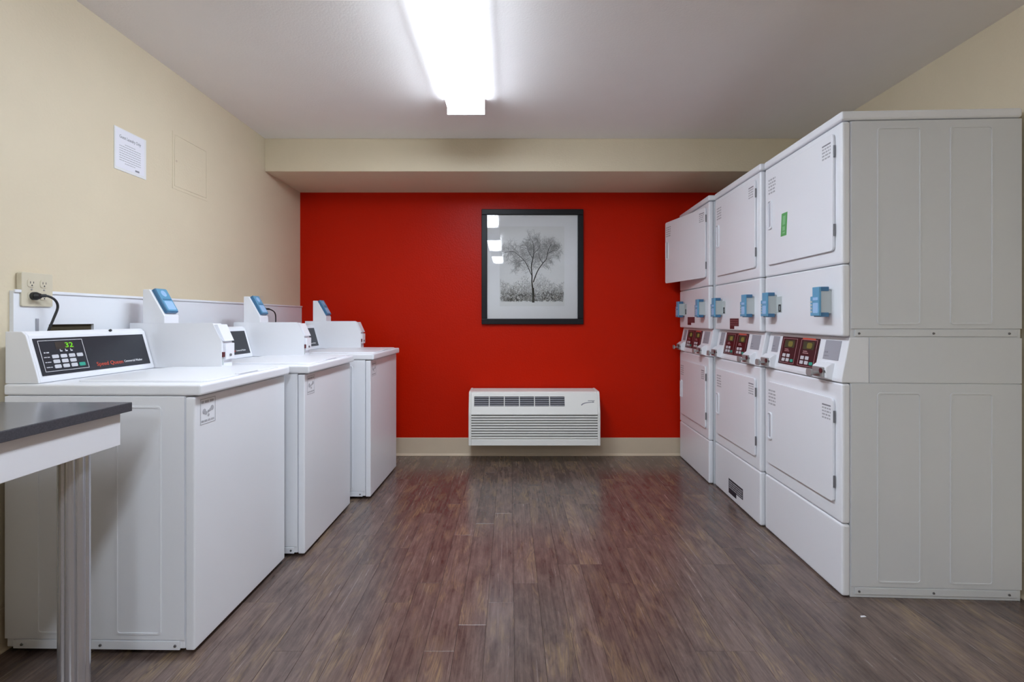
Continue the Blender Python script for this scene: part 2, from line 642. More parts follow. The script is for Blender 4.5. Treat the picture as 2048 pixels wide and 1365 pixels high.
for k, (pts, w0, w1) in enumerate(limbs):
    c = curve2([pp(u, v) for u, v in pts])
    strip(limb, c, w0 * 0.9, w1 * 0.9, -0.0136)
    if k >= 1:
        for i in range(len(c) // (3 if k < 4 else 4), len(c), 1):
            for s in (-1, 1):
                if TR.random() < 0.8:
                    dx, dz = c[i][0] - c[i - 1][0], c[i][1] - c[i - 1][1]
                    sprout(c[i], math.atan2(dz, dx) + s * TR.uniform(0.4, 1.1), TR.uniform(0.035, 0.075), 2, 0.0019)
for i in range(3600):
    u = TR.random()
    top = 0.62 + 0.10 * math.sin(u * 9) + 0.16 * math.exp(-((u - .5) / .09) ** 2)
    v = top + (0.945 - top) * TR.random() ** 0.6
    p = pp(u, v)
    a = math.pi / 2 + TR.uniform(-1.2, 1.2)
    ln = TR.uniform(0.008, 0.022)
    q = (p[0] + math.cos(a) * ln, p[1] + math.sin(a) * ln)
    if inside(p) and inside(q):
        dark = v > 0.84 and TR.random() < 0.35
        strip(bushd if dark else bush, [p, q], 0.0036 if dark else 0.0022, 0.0009, -0.0130)
obj('tree_limbs', limb, 'limb_dark', t)
obj('tree_twigs', twig, 'twig_grey', t)['kind'] = 'stuff'
obj('brush_print', bush, 'bush_grey', t)['kind'] = 'stuff'
obj('undergrowth_print', bushd, 'bush_dark', t)['kind'] = 'stuff'
bm = B(); box(bm, -hw + fb - 0.004, hw - fb + 0.004, -0.0185, -0.0165, fb - 0.004, fh - fb + 0.004)
obj('glass_pane', bm, 'picture_glass', t)

# ------------------------------------------------------------------ packaged heating and cooling unit
AX0, AX1, AZ0, AZ1, AD = -0.318, 0.693, 0.150, 0.556, 0.275
t = thing('air_conditioner', 'white wall heating and cooling unit with louvred front below the picture', 'air conditioner', ((AX0 + AX1) / 2, YB, AZ0))
hw, hh = (AX1 - AX0) / 2, AZ1 - AZ0
sill = hh - 0.155       # where the sloping head starts
prof = [(-0.02, 0.0), (-AD + 0.012, 0.0), (-AD + 0.012, sill), (-AD + 0.050, hh - 0.012), (-AD + 0.065, hh), (-0.02, hh)]
bm = B(); prism(bm, prof, 'x', -hw + 0.02, hw - 0.02)
obj('body', bm, 'unit_plastic', t, 0.004)
for s in (-1, 1):
    prof2 = [(-0.018, -0.002), (-AD, -0.002), (-AD, sill), (-AD + 0.038, hh - 0.012), (-AD + 0.055, hh + 0.003), (-0.018, hh + 0.003)]
    bm = B(); prism(bm, prof2, 'x', s * hw, s * (hw - 0.021))
    obj('end_cheek', bm, 'unit_plastic', t, 0.006)
bm = B(); box(bm, -hw + 0.021, hw - 0.021, -AD, -AD + 0.012, 0.0, 0.048)
obj('bottom_rail', bm, 'unit_plastic', t, 0.003)
ns = 9
z0s, z1s = 0.052, sill - 0.018
ph = (z1s - z0s) / ns
for i in range(ns):
    z = z0s + i * ph
    bm = B(); prism(bm, [(-AD + 0.012, z), (-AD + 0.001, z + 0.003), (-AD, z + ph * 0.56), (-AD + 0.004, z + ph * 0.68), (-AD + 0.012, z + ph * 0.68)], 'x', -hw + 0.021, hw - 0.021)
    obj('louvre_slat', bm, 'unit_plastic', t)
bm = B(); box(bm, -hw + 0.021, hw - 0.021, -AD + 0.0115, -AD + 0.0125, z0s, z1s)
obj('louvre_backing', bm, 'louvre_shade', t)
# head fascia, lying on the slope
sl0 = Vector((0, -AD + 0.012, sill)); sl1 = Vector((0, -AD + 0.050, hh - 0.012))
upv = (sl1 - sl0).normalized()
SL = (sl1 - sl0).length
H = basis((1, 0, 0), upv, sl0)
gx0, gx1, gy0, gy1 = -hw + 0.042, hw - 0.272, 0.048, 0.122
bm = B()
for a0, a1, b0, b1 in ((-hw + 0.021, gx0, -0.016, SL), (gx1, hw - 0.021, -0.016, SL), (gx0, gx1, -0.016, gy0), (gx0, gx1, gy1, SL)):
    box(bm, a0, a1, b0, b1, 0, 0.011)
obj('head_fascia', mapped(bm, H), 'unit_plastic', t)
bm = B(); box(bm, gx0, gx1, gy0, gy1, 0, 0.0012)
gr = obj('discharge_grille', mapped(bm, H), 'dark_gap', t)
for i in range(1, 6):
    x = gx0 + (gx1 - gx0) * i / 6
    bm = B(); box(bm, x - 0.003, x + 0.003, gy0, gy1, 0.001, 0.011)
    obj('grille_bar', mapped(bm, H), 'unit_plastic', gr)
for i in range(5):
    y = gy0 + (gy1 - gy0) * (i + 0.6) / 5.2
    bm = B(); box(bm, gx0, gx1, y - 0.0028, y + 0.0028, 0.001, 0.007)
    obj('grille_vane', mapped(bm, H), 'grey_plate', gr)
bm = B()
lg = basis((1, 0, 0), upv, sl0 + upv * 0.055 + Vector((0, 0, 0)))
pts = [(hw - 0.145, 0.0), (hw - 0.13, 0.012), (hw - 0.105, 0.019), (hw - 0.07, 0.022), (hw - 0.045, 0.024)]
pl = [(p.x, p.y) for p in spline([(a, b, 0) for a, b in pts], 5)]
strip(bm, pl, 0.009, 0.004, 0)
for v in bm.verts:
    v.co = Vector((v.co.x, v.co.z, 0.0113))
box(bm, hw - 0.093, hw - 0.042, 0.032, 0.037, 0.011, 0.0114)
box(bm, hw - 0.06, hw - 0.048, 0.020, 0.029, 0.011, 0.0114)
obj('logo_swoosh', mapped(bm, lg), 'print_grey', t)

# ------------------------------------------------------------------ things on the left wall
def notice():
    y0, y1, z0, z1 = 2.192, 2.384, 1.779, 1.966
    t = thing('notice_sheet', 'white printed laundry notice in a clear sleeve on the beige wall', 'notice', (XL, (y0 + y1) / 2, z0))
    w, h = (y1 - y0), z1 - z0
    M = basis((0, 1, 0), (0, 0, 1), (0, -w / 2, 0))
    bm = B(); box(bm, 0, w, 0, h, 0.0005, 0.0025)
    obj('sleeve', mapped(bm, M), 'white_plastic', t)
    bm = B(); box(bm, 0.007, w - 0.014, 0.012, h - 0.004, 0.0022, 0.003)
    sh = obj('paper_sheet', mapped(bm, M), 'paper', t)
    text('title_lettering', 'Guest Laundry Only', 0.02, 'print_grey', t, M @ Matrix.Translation((0.028, h - 0.043, 0.0032)), width=w - 0.064)
    rng = random.Random(3)
    bm = B()
    for i in range(9):
        a, b = (0.028, w - 0.036) if i not in (0, 8) else (0.06, w - 0.07)
        scribble(bm, a, b, h - 0.068 - i * 0.0105, 0.0032, rng)
    for v in bm.verts:
        v.co.z += 0.003
    obj('small_print', mapped(bm, M), 'print_light', t)
    bm = B(); box(bm, w - 0.07, w - 0.045, 0.018, 0.026, 0.0031, 0.0035)
    obj('signature_mark', mapped(bm, M), 'print_grey', t)


notice()


def access_panel():
    y0, y1, z0, z1 = 2.572, 2.87, 1.79, 2.083
    t = thing('access_panel', 'square beige access panel painted into the left wall', 'access panel', (XL, (y0 + y1) / 2, z0))
    w, h = y1 - y0, z1 - z0
    M = basis((0, 1, 0), (0, 0, 1), (0, -w / 2, 0))
    bm = B(); ring(bm, [(0, 0), (w, 0), (w, h), (0, h)], [(.014, .014), (w - .014, .014), (w - .014, h - .014), (.014, h - .014)], 'z', 0.0, 0.002)
    obj('panel_rim', mapped(bm, M), 'beige_paint', t)
    bm = B(); box(bm, 0.016, w - 0.016, 0.016, h - 0.016, 0, 0.0022)
    obj('panel_door', mapped(bm, M), 'beige_paint', t, 0.0006)
    bm = B(); cyl(bm, (0.03, h * 0.5, 0.002), (0.03, h * 0.5, 0.0032), 0.006)
    obj('latch', mapped(bm, M), 'vinyl_base', t)


access_panel()


def outlet(y0, y1, z0, z1, label):
    t = thing('wall_outlet', label, 'outlet', (PX, (y0 + y1) / 2, z0), 0, 'cream double outlets on the left wall')
    w, h = y1 - y0, z1 - z0
    M = basis((0, 1, 0), (0, 0, 1), (0, -w / 2, 0))
    bm = B(); prism(bm, rrect(0, w, 0, h, 0.006), 'z', -0.012, 0.007)
    obj('cover_plate', mapped(bm, M), 'outlet_cream', t, 0.002)
    for gx in (0.3, 0.7):
        for gz in (0.31, 0.69):
            bm = B(); prism(bm, rrect(w * gx - 0.016, w * gx + 0.016, h * gz - 0.014, h * gz + 0.014, 0.009), 'z', 0.0065, 0.009)
            rc = obj('receptacle', mapped(bm, M), 'outlet_cream', t)
            bm = B()
            box(bm, w * gx - 0.007, w * gx - 0.005, h * gz - 0.002, h * gz + 0.006, 0.0088, 0.0094)
            box(bm, w * gx + 0.005, w * gx + 0.007, h * gz - 0.001, h * gz + 0.006, 0.0088, 0.0094)
            cyl(bm, (w * gx, h * gz - 0.008, 0.0088), (w * gx, h * gz - 0.008, 0.0094), 0.0026, seg=10)
            obj('slots', mapped(bm, M), 'dark_gap', rc)
        bm = B(); cyl(bm, (w * gx, h * 0.5, 0.0068), (w * gx, h * 0.5, 0.0082), 0.003, seg=12)
        obj('screw', mapped(bm, M), 'dull_steel', t)
    return t


outlet(1.757, 1.877, 1.168, 1.288, 'cream double outlet plate with black plug above the nearest washer')
outlet(3.36, 3.48, 1.16, 1.28, 'cream outlet plate behind the middle washer, partly hidden by its reader')


def cord(pl, ctrl, label):
    """plug body at pl (on the receptacle face) then the cable along ctrl"""
    t = thing('power_cord', label, 'cord', pl, 0, 'black washer power cords')
    o = Vector(pl)
    bm = B(); cyl(bm, (0, 0, 0), (0.012, 0, 0), 0.0145, 0.0145, 16); cyl(bm, (0.012, 0, 0), (0.024, 0.002, 0), 0.0145, 0.009, 16)
    obj('plug', bm, 'black_rubber', t, smooth=True)
    c = spline([Vector(p) - o for p in ctrl], 10)
    bm = B(); tube(bm, c[:9], 0.0062)
    obj('strain_relief', bm, 'black_rubber', t, smooth=True)
    bm = B(); tube(bm, c, 0.0042)
    obj('cable', bm, 'black_rubber', t, smooth=True)


x0 = PX + 0.0095
cord((x0, 1.797, 1.205), [(x0 + .018, 1.80, 1.206), (x0 + .028, 1.822, 1.206), (x0 + .034, 1.846, 1.192), (x0 + .034, 1.856, 1.165), (x0 + .028, 1.844, 1.12), (x0 + .018, 1.834, 1.07), (x0 + .012, 1.832, 0.99)],
     'black plug and cable dropping behind the nearest washer')
cord((x0, 3.455, 1.19), [(x0 + .018, 3.46, 1.191), (x0 + .035, 3.50, 1.187), (x0 + .045, 3.545, 1.165), (x0 + .045, 3.56, 1.12), (x0 + .04, 3.56, 1.04), (x0 + .03, 3.55, 0.95)],
     'black plug and cable dropping behind the middle washer')

# ------------------------------------------------------------------ washers
WW, WD, WZ = 0.65, 0.645, 0.016


def screws(parent, pts, axis='y', r=0.005, side=-1):
    for (a, b, c) in pts:
        bm = B()
        if axis == 'y':
            cyl(bm, (a, b, c), (a, b + side * 0.003, c), r, r * 0.8, 12)
        else:
            cyl(bm, (a, b, c), (a + side * 0.003, b, c), r, r * 0.8, 12)
        obj('screw', bm, 'screw_metal', parent)


def sticker_lines(bm, w, h, rows, rng, z=0.0006):
    for i in range(rows):
        hh_ = h / rows * 0.5
        scribble(bm, 0, w, h - (i + 0.8) * h / rows, hh_, rng, word=(w * .12, w * .35))
    for v in bm.verts:
        v.co.z += z


def washer(loc, rz, label, digits, seed):
    """local: origin at the near front floor corner, +x to the room, +y away from the camera"""
    t = thing('washing_machine', label, 'washer', loc, rz, 'white coin top loading washers along the left wall')
    rng = random.Random(seed)
    zt = 0.866
    bm = B(); box(bm, -WD + 0.004, -0.034, 0.004, WW - 0.004, WZ + 0.004, zt)
    obj('cabinet', bm, 'white_enamel', t, 0.003)
    bm = B(); box(bm, -0.032, 0, 0, WW, WZ, zt - 0.004)
    fp = obj('front_panel', bm, 'white_enamel', t, 0.006, 3)
    # warning print on the front panel
    M = basis((0, 1, 0), (0, 0, 1), (0.0004, 0.03, 0.762))
    bm = B()
    w, h = 0.085, 0.088
    for a0, a1, b0, b1 in ((0, w, h - .002, h), (0, w, 0, .002), (0, .002, 0, h), (w - .002, w, 0, h)):
        box(bm, a0, a1, b0, b1, 0, 0.0004)
    scribble(bm, 0.006, w - 0.006, h - 0.016, 0.008, rng, 0.0005, (0.012, 0.024))
    scribble(bm, 0.006, w - 0.006, 0.008, 0.006, rng, 0.0005, (0.01, 0.02))
    for (cx_, cy_, r_) in ((0.022, 0.044, 0.009), (0.032, 0.037, 0.006), (0.045, 0.041, 0.005), (0.055, 0.045, 0.005), (0.066, 0.05, 0.009), (0.046, 0.028, 0.005)):
        cyl(bm, (cx_, cy_, 0), (cx_, cy_, 0.0005), r_, seg=10)
    obj('warning_print', mapped(bm, M), 'print_light', fp)
    # near side panel with two embossed ribs
    bm = B(); box(bm, -WD, -0.035, 0.0, 0.006, WZ + 0.034, zt - 0.002)
    sp = obj('side_panel', bm, 'white_enamel', t, 0.0015)
    for a, b in ((-0.266, -0.112), (-0.534, -0.385)):
        bm = B(); ring(bm, rrect(a, b, 0.068, 0.832, 0.012), rrect(a + 0.007, b - 0.007, 0.075, 0.825, 0.008), 'y', 0.0005, -0.0022)
        obj('embossed_rib', bm, 'white_enamel', sp, 0.0007, 1)
    bm = B(); box(bm, -WD + 0.03, -0.05, -0.001, 0.004, WZ + 0.002, WZ + 0.031)
    kr = obj('kick_rail', bm, 'white_enamel', t, 0.001)
    screws(kr, [(a, -0.001, WZ + 0.016) for a in (-0.585, -0.318, -0.065)])
    # far side panel
    bm = B(); box(bm, -WD, -0.035, WW - 0.006, WW, WZ + 0.004, zt - 0.002)
    obj('side_panel', bm, 'white_enamel', t, 0.0015)
    for a in (-WD + 0.06, -0.07):
        for b in (0.06, WW - 0.06):
            bm = B(); cyl(bm, (a, b, 0), (a, b, 0.006), 0.02, 0.02, 14); cyl(bm, (a, b, 0.006), (a, b, WZ + 0.005), 0.007, 0.007, 10)
            obj('foot', bm, 'black_rubber', t)
    # top deck and loading door
    bm = B(); box(bm, -WD - 0.002, 0.022, -0.003, WW + 0.003, zt + 0.001, zt + 0.039)
    obj('top_deck', bm, 'white_enamel', t, 0.008, 3)
    zd = zt + 0.039
    bm = B(); prism(bm, rrect(-0.455, 0.006, 0.055, WW - 0.055, 0.03), 'z', zd - 0.001, zd + 0.007)
    ld = obj('loading_door', bm, 'white_enamel', t, 0.003)
    bm = B(); box(bm, -0.01, 0.008, WW / 2 - 0.07, WW / 2 + 0.07, zd + 0.0065, zd + 0.0095)
    obj('lift_lip', bm, 'white_enamel', ld, 0.0012)
    # control console with sloping face
    cy1 = 0.545
    zc = zd + 0.176
    xb, xt = -0.533, -0.577
    bm = B(); prism(bm, [(-0.612, zd + 0.001), (xb, zd + 0.001), (xb - 0.001, zd + 0.014), (xt, zc - 0.012), (xt - 0.014, zc), (-0.612, zc)], 'y', 0.012, cy1)
    cn = obj('console', bm, 'white_enamel', t, 0.004)
    bm = B(); prism(bm, [(-WD - 0.002, zd + 0.001), (xb, zd + 0.001), (xb - 0.001, zd + 0.014), (xt, zc - 0.012), (xt - 0.014, zc), (-WD - 0.002, zc)], 'y', 0.004, 0.0118)
    obj('console_cheek', bm, 'white_enamel', cn, 0.002)
    bm = B(); cyl(bm, (xt - 0.006, 0.36, zc - 0.006), (xt + 0.0, 0.36, zc - 0.003), 0.005, seg=12)
    obj('console_bolt', bm, 'black_rubber', cn)
    p0, p1 = Vector((xb - 0.001, 0, zd + 0.014)), Vector((xt, 0, zc - 0.012))
    up = (p1 - p0).normalized()
    PH_ = (p1 - p0).length
    M = basis((0, 1, 0), up, p0)
    w0, w1, h0, h1 = 0.022, cy1 - 0.022, 0.010, PH_ - 0.014
    bm = B(); box(bm, w0, w1, h0, h1, 0.0, 0.002)
    cp = obj('control_panel', mapped(bm, M), 'panel_black', t)
    # keypad outline, buttons, display
    kx0, kx1, ky0, ky1 = w0 + 0.014, w0 + 0.19, h0 + 0.012, h1 - 0.008
    bm = B()
    for a0, a1, b0, b1 in ((kx0, kx1, ky1 - .0016, ky1), (kx0, kx1, ky0, ky0 + .0016), (kx0, kx0 + .0016, ky0, ky1), (kx1 - .0016, kx1, ky0, ky1)):
        box(bm, a0, a1, b0, b1, 0.002, 0.0024)
    obj('keypad_outline', mapped(bm, M), 'print_white', cp)
    for r_ in range(3):
        for c_ in range(4):
            if c_ == 3 and r_ == 1:
                continue
            bx = kx0 + 0.038 + c_ * 0.033
            by = ky0 + 0.010 + r_ * 0.018
            bm = B(); prism(bm, rrect(bx, bx + 0.025, by, by + 0.013, 0.003, 3), 'z', 0.002, 0.0036)
            obj('button', mapped(bm, M), 'button_green' if (c_ == 3 and r_ == 0) else 'button_grey', cp)
    bm = B()
    for r_ in range(3):
        scribble(bm, kx0 + 0.008, kx0 + 0.030, ky0 + 0.014 + r_ * 0.018, 0.003, rng)
    for k_ in range(3):
        box(bm, kx0 + 0.075 + 0.021 * k_, kx0 + 0.084 + 0.021 * k_, ky0 + 0.069, ky0 + 0.073, 0, 0.0003)
        box(bm, kx0 + 0.075 + 0.021 * k_, kx0 + 0.078 + 0.021 * k_, ky0 + 0.073, ky0 + 0.081, 0, 0.0003)
    scribble(bm, kx0 + 0.012, kx0 + 0.034, ky0 + 0.066, 0.004, rng)
    for v in bm.verts:
        v.co.z += 0.002
    obj('keypad_print', mapped(bm, M), 'button_grey', cp)
    bm = B(); box(bm, kx0 + 0.062, kx0 + 0.135, ky1 - 0.034, ky1 - 0.007, 0.002, 0.0026)
    obj('display_window', mapped(bm, M), 'display_window', cp)
    text('display_digits', digits, 0.026, 'display_green', cp, M @ Matrix.Translation((kx0 + 0.098, ky1 - 0.029, 0.0028)), width=0.032)
    text('brand_lettering', 'Speed Queen', 0.022, 'print_red', cp, M @ Matrix.Translation((kx1 + 0.035, h0 + 0.014, 0.0022)), depth=0.0005, width=0.128)
    text('model_lettering', 'Commercial Washer', 0.0135, 'print_white', cp, M @ Matrix.Translation((kx1 + 0.171, h0 + 0.017, 0.0022)), depth=0.0005, width=0.098)
    # coin meter case beside the console
    ya, yb = 0.548, WW + 0.002
    xf, xc, zx, zk = -0.235, -0.275, zd + 0.197, zd + 0.118
    bm = B(); prism(bm, [(-WD - 0.002, zd + 0.001), (xf - 0.012, zd + 0.001), (xf - 0.012, zk - 0.006), (xc - 0.024, zx), (-WD - 0.002, zx)], 'y', ya + 0.003, yb)
    cb = obj('coin_box', bm, 'white_enamel', t, 0.001)
    bm = B(); prism(bm, [(-WD - 0.002, zd + 0.002), (xf, zd + 0.002), (xf, zk), (xc, zx + 0.003), (-WD - 0.002, zx + 0.003)], 'y', ya, ya + 0.003)
    obj('box_cheek', bm, 'white_enamel', cb)
    bm = B(); box(bm, xf - 0.013, xf + 0.001, ya + 0.035, yb - 0.002, zd + 0.035, zk - 0.01)
    obj('slide_plate', bm, 'white_enamel', cb, 0.003)
    bm = B(); prism(bm, [(xc - 0.024, zx - 0.004), (xc + 0.004, zx - 0.004), (xf - 0.002, zk), (xf - 0.013, zk)], 'y', ya + 0.03, yb)
    obj('coin_chute', bm, 'white_enamel', cb, 0.001)
    bm = B(); box(bm, xf - 0.012, xf + 0.002, ya + 0.006, ya + 0.024, zd + 0.048, zd + 0.07)
    obj('coin_window', bm, 'decal_red', cb)
    bm = B(); box(bm, xf - 0.012, xf - 0.004, ya + 0.006, ya + 0.024, zd + 0.012, zd + 0.047)
    obj('reject_plate', bm, 'reader_grey', cb)
    bm = B(); cyl(bm, (xf, ya + 0.066, zd + 0.055), (xf + 0.006, ya + 0.066, zd + 0.055), 0.006, seg=14)
    obj('lock', bm, 'screw_metal', cb)
    # card reader on a sloping white pedestal
    za = zx + 0.001
    bm = B(); prism(bm, [(-0.590, za), (-0.492, za), (-0.492, za + 0.033), (-0.560, za + 0.152), (-0.590, za + 0.152)], 'y', ya + 0.002, yb - 0.006)
    pd = obj('reader_pedestal', bm, 'white_enamel', t, 0.003)
    q0, q1 = Vector((-0.492, 0, za + 0.033)), Vector((-0.560, 0, za + 0.152))
    upq = (q1 - q0).normalized()
    Mq = basis((0, 1, 0), upq, q0)
    ra, rb, l0, l1 = ya + 0.012, yb - 0.016, 0.012, (q1 - q0).length - 0.002
    bm = B(); prism(bm, rrect(ra, rb, l0, l1, 0.007, 4), 'z', 0, 0.015)
    rd = obj('card_reader', mapped(bm, Mq), 'reader_blue_dark', t, 0.002)
    bm = B(); prism(bm, rrect(ra + 0.004, rb - 0.004, l0 + 0.005, l1 - 0.003, 0.006, 4), 'z', 0.0148, 0.018)
    obj('reader_face', mapped(bm, Mq), 'reader_blue', rd, 0.001)
    bm = B(); prism(bm, rrect(ra + 0.012, rb - 0.012, l0 + 0.012, l0 + 0.056, 0.005, 4), 'z', 0.0178, 0.0186)
    obj('reader_screen', mapped(bm, Mq), 'reader_blue_light', rd)
    bm = B(); box(bm, ra + 0.010, rb - 0.010, l0 + 0.062, l0 + 0.067, 0.0178, 0.0184)
    obj('reader_slot', mapped(bm, Mq), 'reader_blue_dark', rd)
    bm = B(); cyl(bm, ((ra + rb) / 2, l0 + 0.095, 0.0178), ((ra + rb) / 2, l0 + 0.095, 0.0186), 0.016, seg=16)
    obj('reader_emblem', mapped(bm, Mq), 'reader_blue_light', rd)
    return t


washer((-1.052, 1.684, 0.0), math.radians(-1.0), 'nearest white top loading washer, fully shown with lit green display', '32', 1)
washer((-0.968, 2.380, -0.002), math.radians(-0.8), 'middle white top loading washer of the three on the left', '32', 2)
washer((-0.866, 3.134, 0.0), math.radians(-1.3), 'farthest white top loading washer, standing close to the red wall', '32', 3)

# ------------------------------------------------------------------ stacked dryers
DW, DD, DH = 0.678, 0.696, 1.963


def dryer(loc, rz, label, seed, open_angle=0.0, decal=None, toe=None, green=False):
    """local: origin near front floor corner, +x into the cabinet (to the wall), +y away from the camera"""
    t = thing('stacked_dryer', label, 'dryer', loc, rz, 'white stacked coin dryers along the right wall')
    rng = random.Random(seed)
    Z1, Z2, Z3, Z4, Z5 = 0.295, 0.864, 1.050, 1.346, 1.922
    W = 'white_enamel'
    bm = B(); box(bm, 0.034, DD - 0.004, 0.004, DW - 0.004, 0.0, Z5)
    obj('cabinet', bm, 'white_enamel_shaded', t, 0.002)
    bm = B(); box(bm, -0.004, DD, -0.003, DW + 0.003, Z5 + 0.003, DH)
    obj('top_cover', bm, W, t, 0.01, 3)
    # front panels, each with rolled vertical edges
    def front(name, z0, z1):
        bm = B(); box(bm, 0, 0.033, 0, DW, z0, z1)
        return obj(name, bm, W, t, 0.009, 3)
    front('kick_panel', 0.004, Z1 - 0.002)
    front('lower_front', Z1 + 0.001, Z2 - 0.002)
    cpn = front('coin_panel', Z3 + 0.002, Z4 - 0.0015)
    front('upper_front', Z4 + 0.0015, Z5 - 0.001)
    # side panels
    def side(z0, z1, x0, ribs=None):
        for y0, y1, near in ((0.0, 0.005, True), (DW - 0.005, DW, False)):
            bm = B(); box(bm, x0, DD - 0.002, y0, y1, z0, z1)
            s = obj('side_panel', bm, 'white_enamel_shaded', t, 0.001)
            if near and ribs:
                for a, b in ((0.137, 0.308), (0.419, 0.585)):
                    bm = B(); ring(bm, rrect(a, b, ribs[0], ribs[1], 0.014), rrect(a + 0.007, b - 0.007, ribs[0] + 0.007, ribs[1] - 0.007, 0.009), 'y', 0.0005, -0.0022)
                    obj('embossed_rib', bm, 'white_enamel_shaded', s, 0.0007, 1)
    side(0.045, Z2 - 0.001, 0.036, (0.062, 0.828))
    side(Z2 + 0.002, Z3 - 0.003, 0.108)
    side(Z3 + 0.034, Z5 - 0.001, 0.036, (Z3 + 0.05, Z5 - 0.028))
    for z in (0.014, Z3 + 0.003):
        bm = B(); box(bm, 0.05, DD - 0.02, -0.001, 0.004, z, z + 0.027)
        kr = obj('side_rail', bm, 'white_enamel_shaded', t, 0.001)
        screws(kr, [(a, -0.001, z + 0.012) for a in (0.066, 0.355, 0.645)])
    # control head, leaning back at the top
    bm = B(); prism(bm, [(-0.002, Z2 + 0.001), (-0.002, Z2 + 0.016), (0.028, Z3 - 0.012), (0.03, Z3 - 0.002), (0.105, Z3 - 0.002), (0.105, Z2 + 0.001)], 'y', 0.0, DW)
    ch = obj('control_head', bm, W, t, 0.003)
    p0, p1 = Vector((-0.002, DW, Z2 + 0.016)), Vector((0.028, DW, Z3 - 0.012))
    up = (p1 - p0).normalized()
    # right = toward the camera (-y) as seen from the room
    M = basis((0, -1, 0), up, p0)
    PH_ = (p1 - p0).length
    a0, a1 = DW - 0.531, DW - 0.199
    bm = B(); box(bm, a0, a1, 0.020, PH_ - 0.004, 0.0, 0.003)
    cp = obj('control_panel', mapped(bm, M), 'panel_maroon', t)
    for c0 in (a0 + 0.012, a0 + 0.182):
        c1 = c0 + 0.135
        b0, b1 = 0.026, PH_ - 0.012
        bm = B()
        for q in ((c0, c1, b1 - .0016, b1), (c0, c1, b0, b0 + .0016), (c0, c0 + .002, b0, b1), (c1 - .002, c1, b0, b1)):
            box(bm, *q, 0.003, 0.0034)
        obj('keypad_outline', mapped(bm, M), 'decal_pink', cp)
        bm = B(); box(bm, c0 + 0.022, c0 + 0.115, b1 - 0.045, b1 - 0.008, 0.003, 0.0036)
        obj('display_window', mapped(bm, M), 'brown_void', cp)
        bm = B(); prism(bm, rrect(c0 + 0.055, c0 + 0.098, b1 - 0.040, b1 - 0.014, 0.01, 3), 'z', 0.0036, 0.004)
        obj('display_digits', mapped(bm, M), 'display_amber', cp)
        for r_ in range(2):
            for c_ in range(2):
                x_, y_ = c0 + 0.02 + c_ * 0.04, b0 + 0.008 + r_ * 0.022
                bm = B(); prism(bm, rrect(x_, x_ + 0.028, y_, y_ + 0.016, 0.003, 3), 'z', 0.003, 0.0046)
                obj('button', mapped(bm, M), 'button_grey', cp)
        bm = B(); prism(bm, rrect(c0 + 0.1, c0 + 0.126, b0 + 0.008, b0 + 0.022, 0.003, 3), 'z', 0.003, 0.0046)
        obj('button', mapped(bm, M), 'button_green', cp)
        bm = B(); scribble(bm, c0 + 0.03, c0 + 0.075, b0 + 0.058, 0.004, rng); scribble(bm, c0 + 0.03, c0 + 0.065, b0 + 0.066, 0.004, rng)
        for v in bm.verts:
            v.co.z += 0.003
        obj('keypad_print', mapped(bm, M), 'decal_pink', cp)
    bm = B(); box(bm, a0 + 0.19, a0 + 0.30, PH_ - 0.0115, PH_ - 0.0045, 0.003, 0.0034)
    obj('brand_strip', mapped(bm, M), 'print_red', cp)
    # coin acceptors at both ends
    for c0, c1 in ((DW - 0.155, DW - 0.045), (0.05, 0.115)):
        bm = B(); box(bm, c0, c1, 0.072, PH_ - 0.006, 0.0, 0.002)
        pl_ = obj('price_plate', mapped(bm, M), 'grey_plate', t)
        bm = B(); scribble(bm, c0 + 0.008, c0 + 0.04, 0.085, 0.004, rng); scribble(bm, c0 + 0.008, c0 + 0.03, 0.10, 0.006, rng)
        for v in bm.verts:
            v.co.z += 0.002
        obj('price_print', mapped(bm, M), 'print_grey', pl_)
    for yc, ys in ((0.118, 0.065), (0.616, 0.575)):
        # meter block, slide and push tab
        bm = B(); prism(bm, [(-0.002, Z2 + 0.004), (-0.026, Z2 + 0.012), (-0.026, Z2 + 0.058), (-0.002, Z2 + 0.075), (0.03, Z2 + 0.075), (0.03, Z2 + 0.004)], 'y', yc - 0.052, yc + 0.052)
        mb = obj('coin_meter', bm, W, t, 0.003)
        bm = B(); box(bm, -0.062, -0.02, yc - 0.022, yc + 0.022, Z2 + 0.028, Z2 + 0.036)
        obj('coin_slide', bm, 'dull_steel', mb, 0.001)
        bm = B(); prism(bm, rrect(yc - 0.022, yc + 0.022, Z2 + 0.016, Z2 + 0.048, 0.012, 4), 'x', -0.070, -0.061)
        obj('push_tab', bm, 'dull_steel', mb, 0.002)
        bm = B(); box(bm, -0.034, -0.024, yc - 0.04, yc + 0.04, Z2 + 0.014, Z2 + 0.056)
        obj('slide_guide', bm, 'dull_steel', mb, 0.003)
        bm = B(); cyl(bm, (-0.0335, yc - 0.030, Z2 + 0.042), (-0.0375, yc - 0.030, Z2 + 0.042), 0.011, seg=14)
        obj('coin_button', bm, 'decal_red', mb)
        bm = B(); cyl(bm, (-0.027, yc - 0.044, Z2 + 0.04), (-0.03, yc - 0.044, Z2 + 0.04), 0.005, seg=12)
        obj('lock', bm, 'screw_metal', mb)
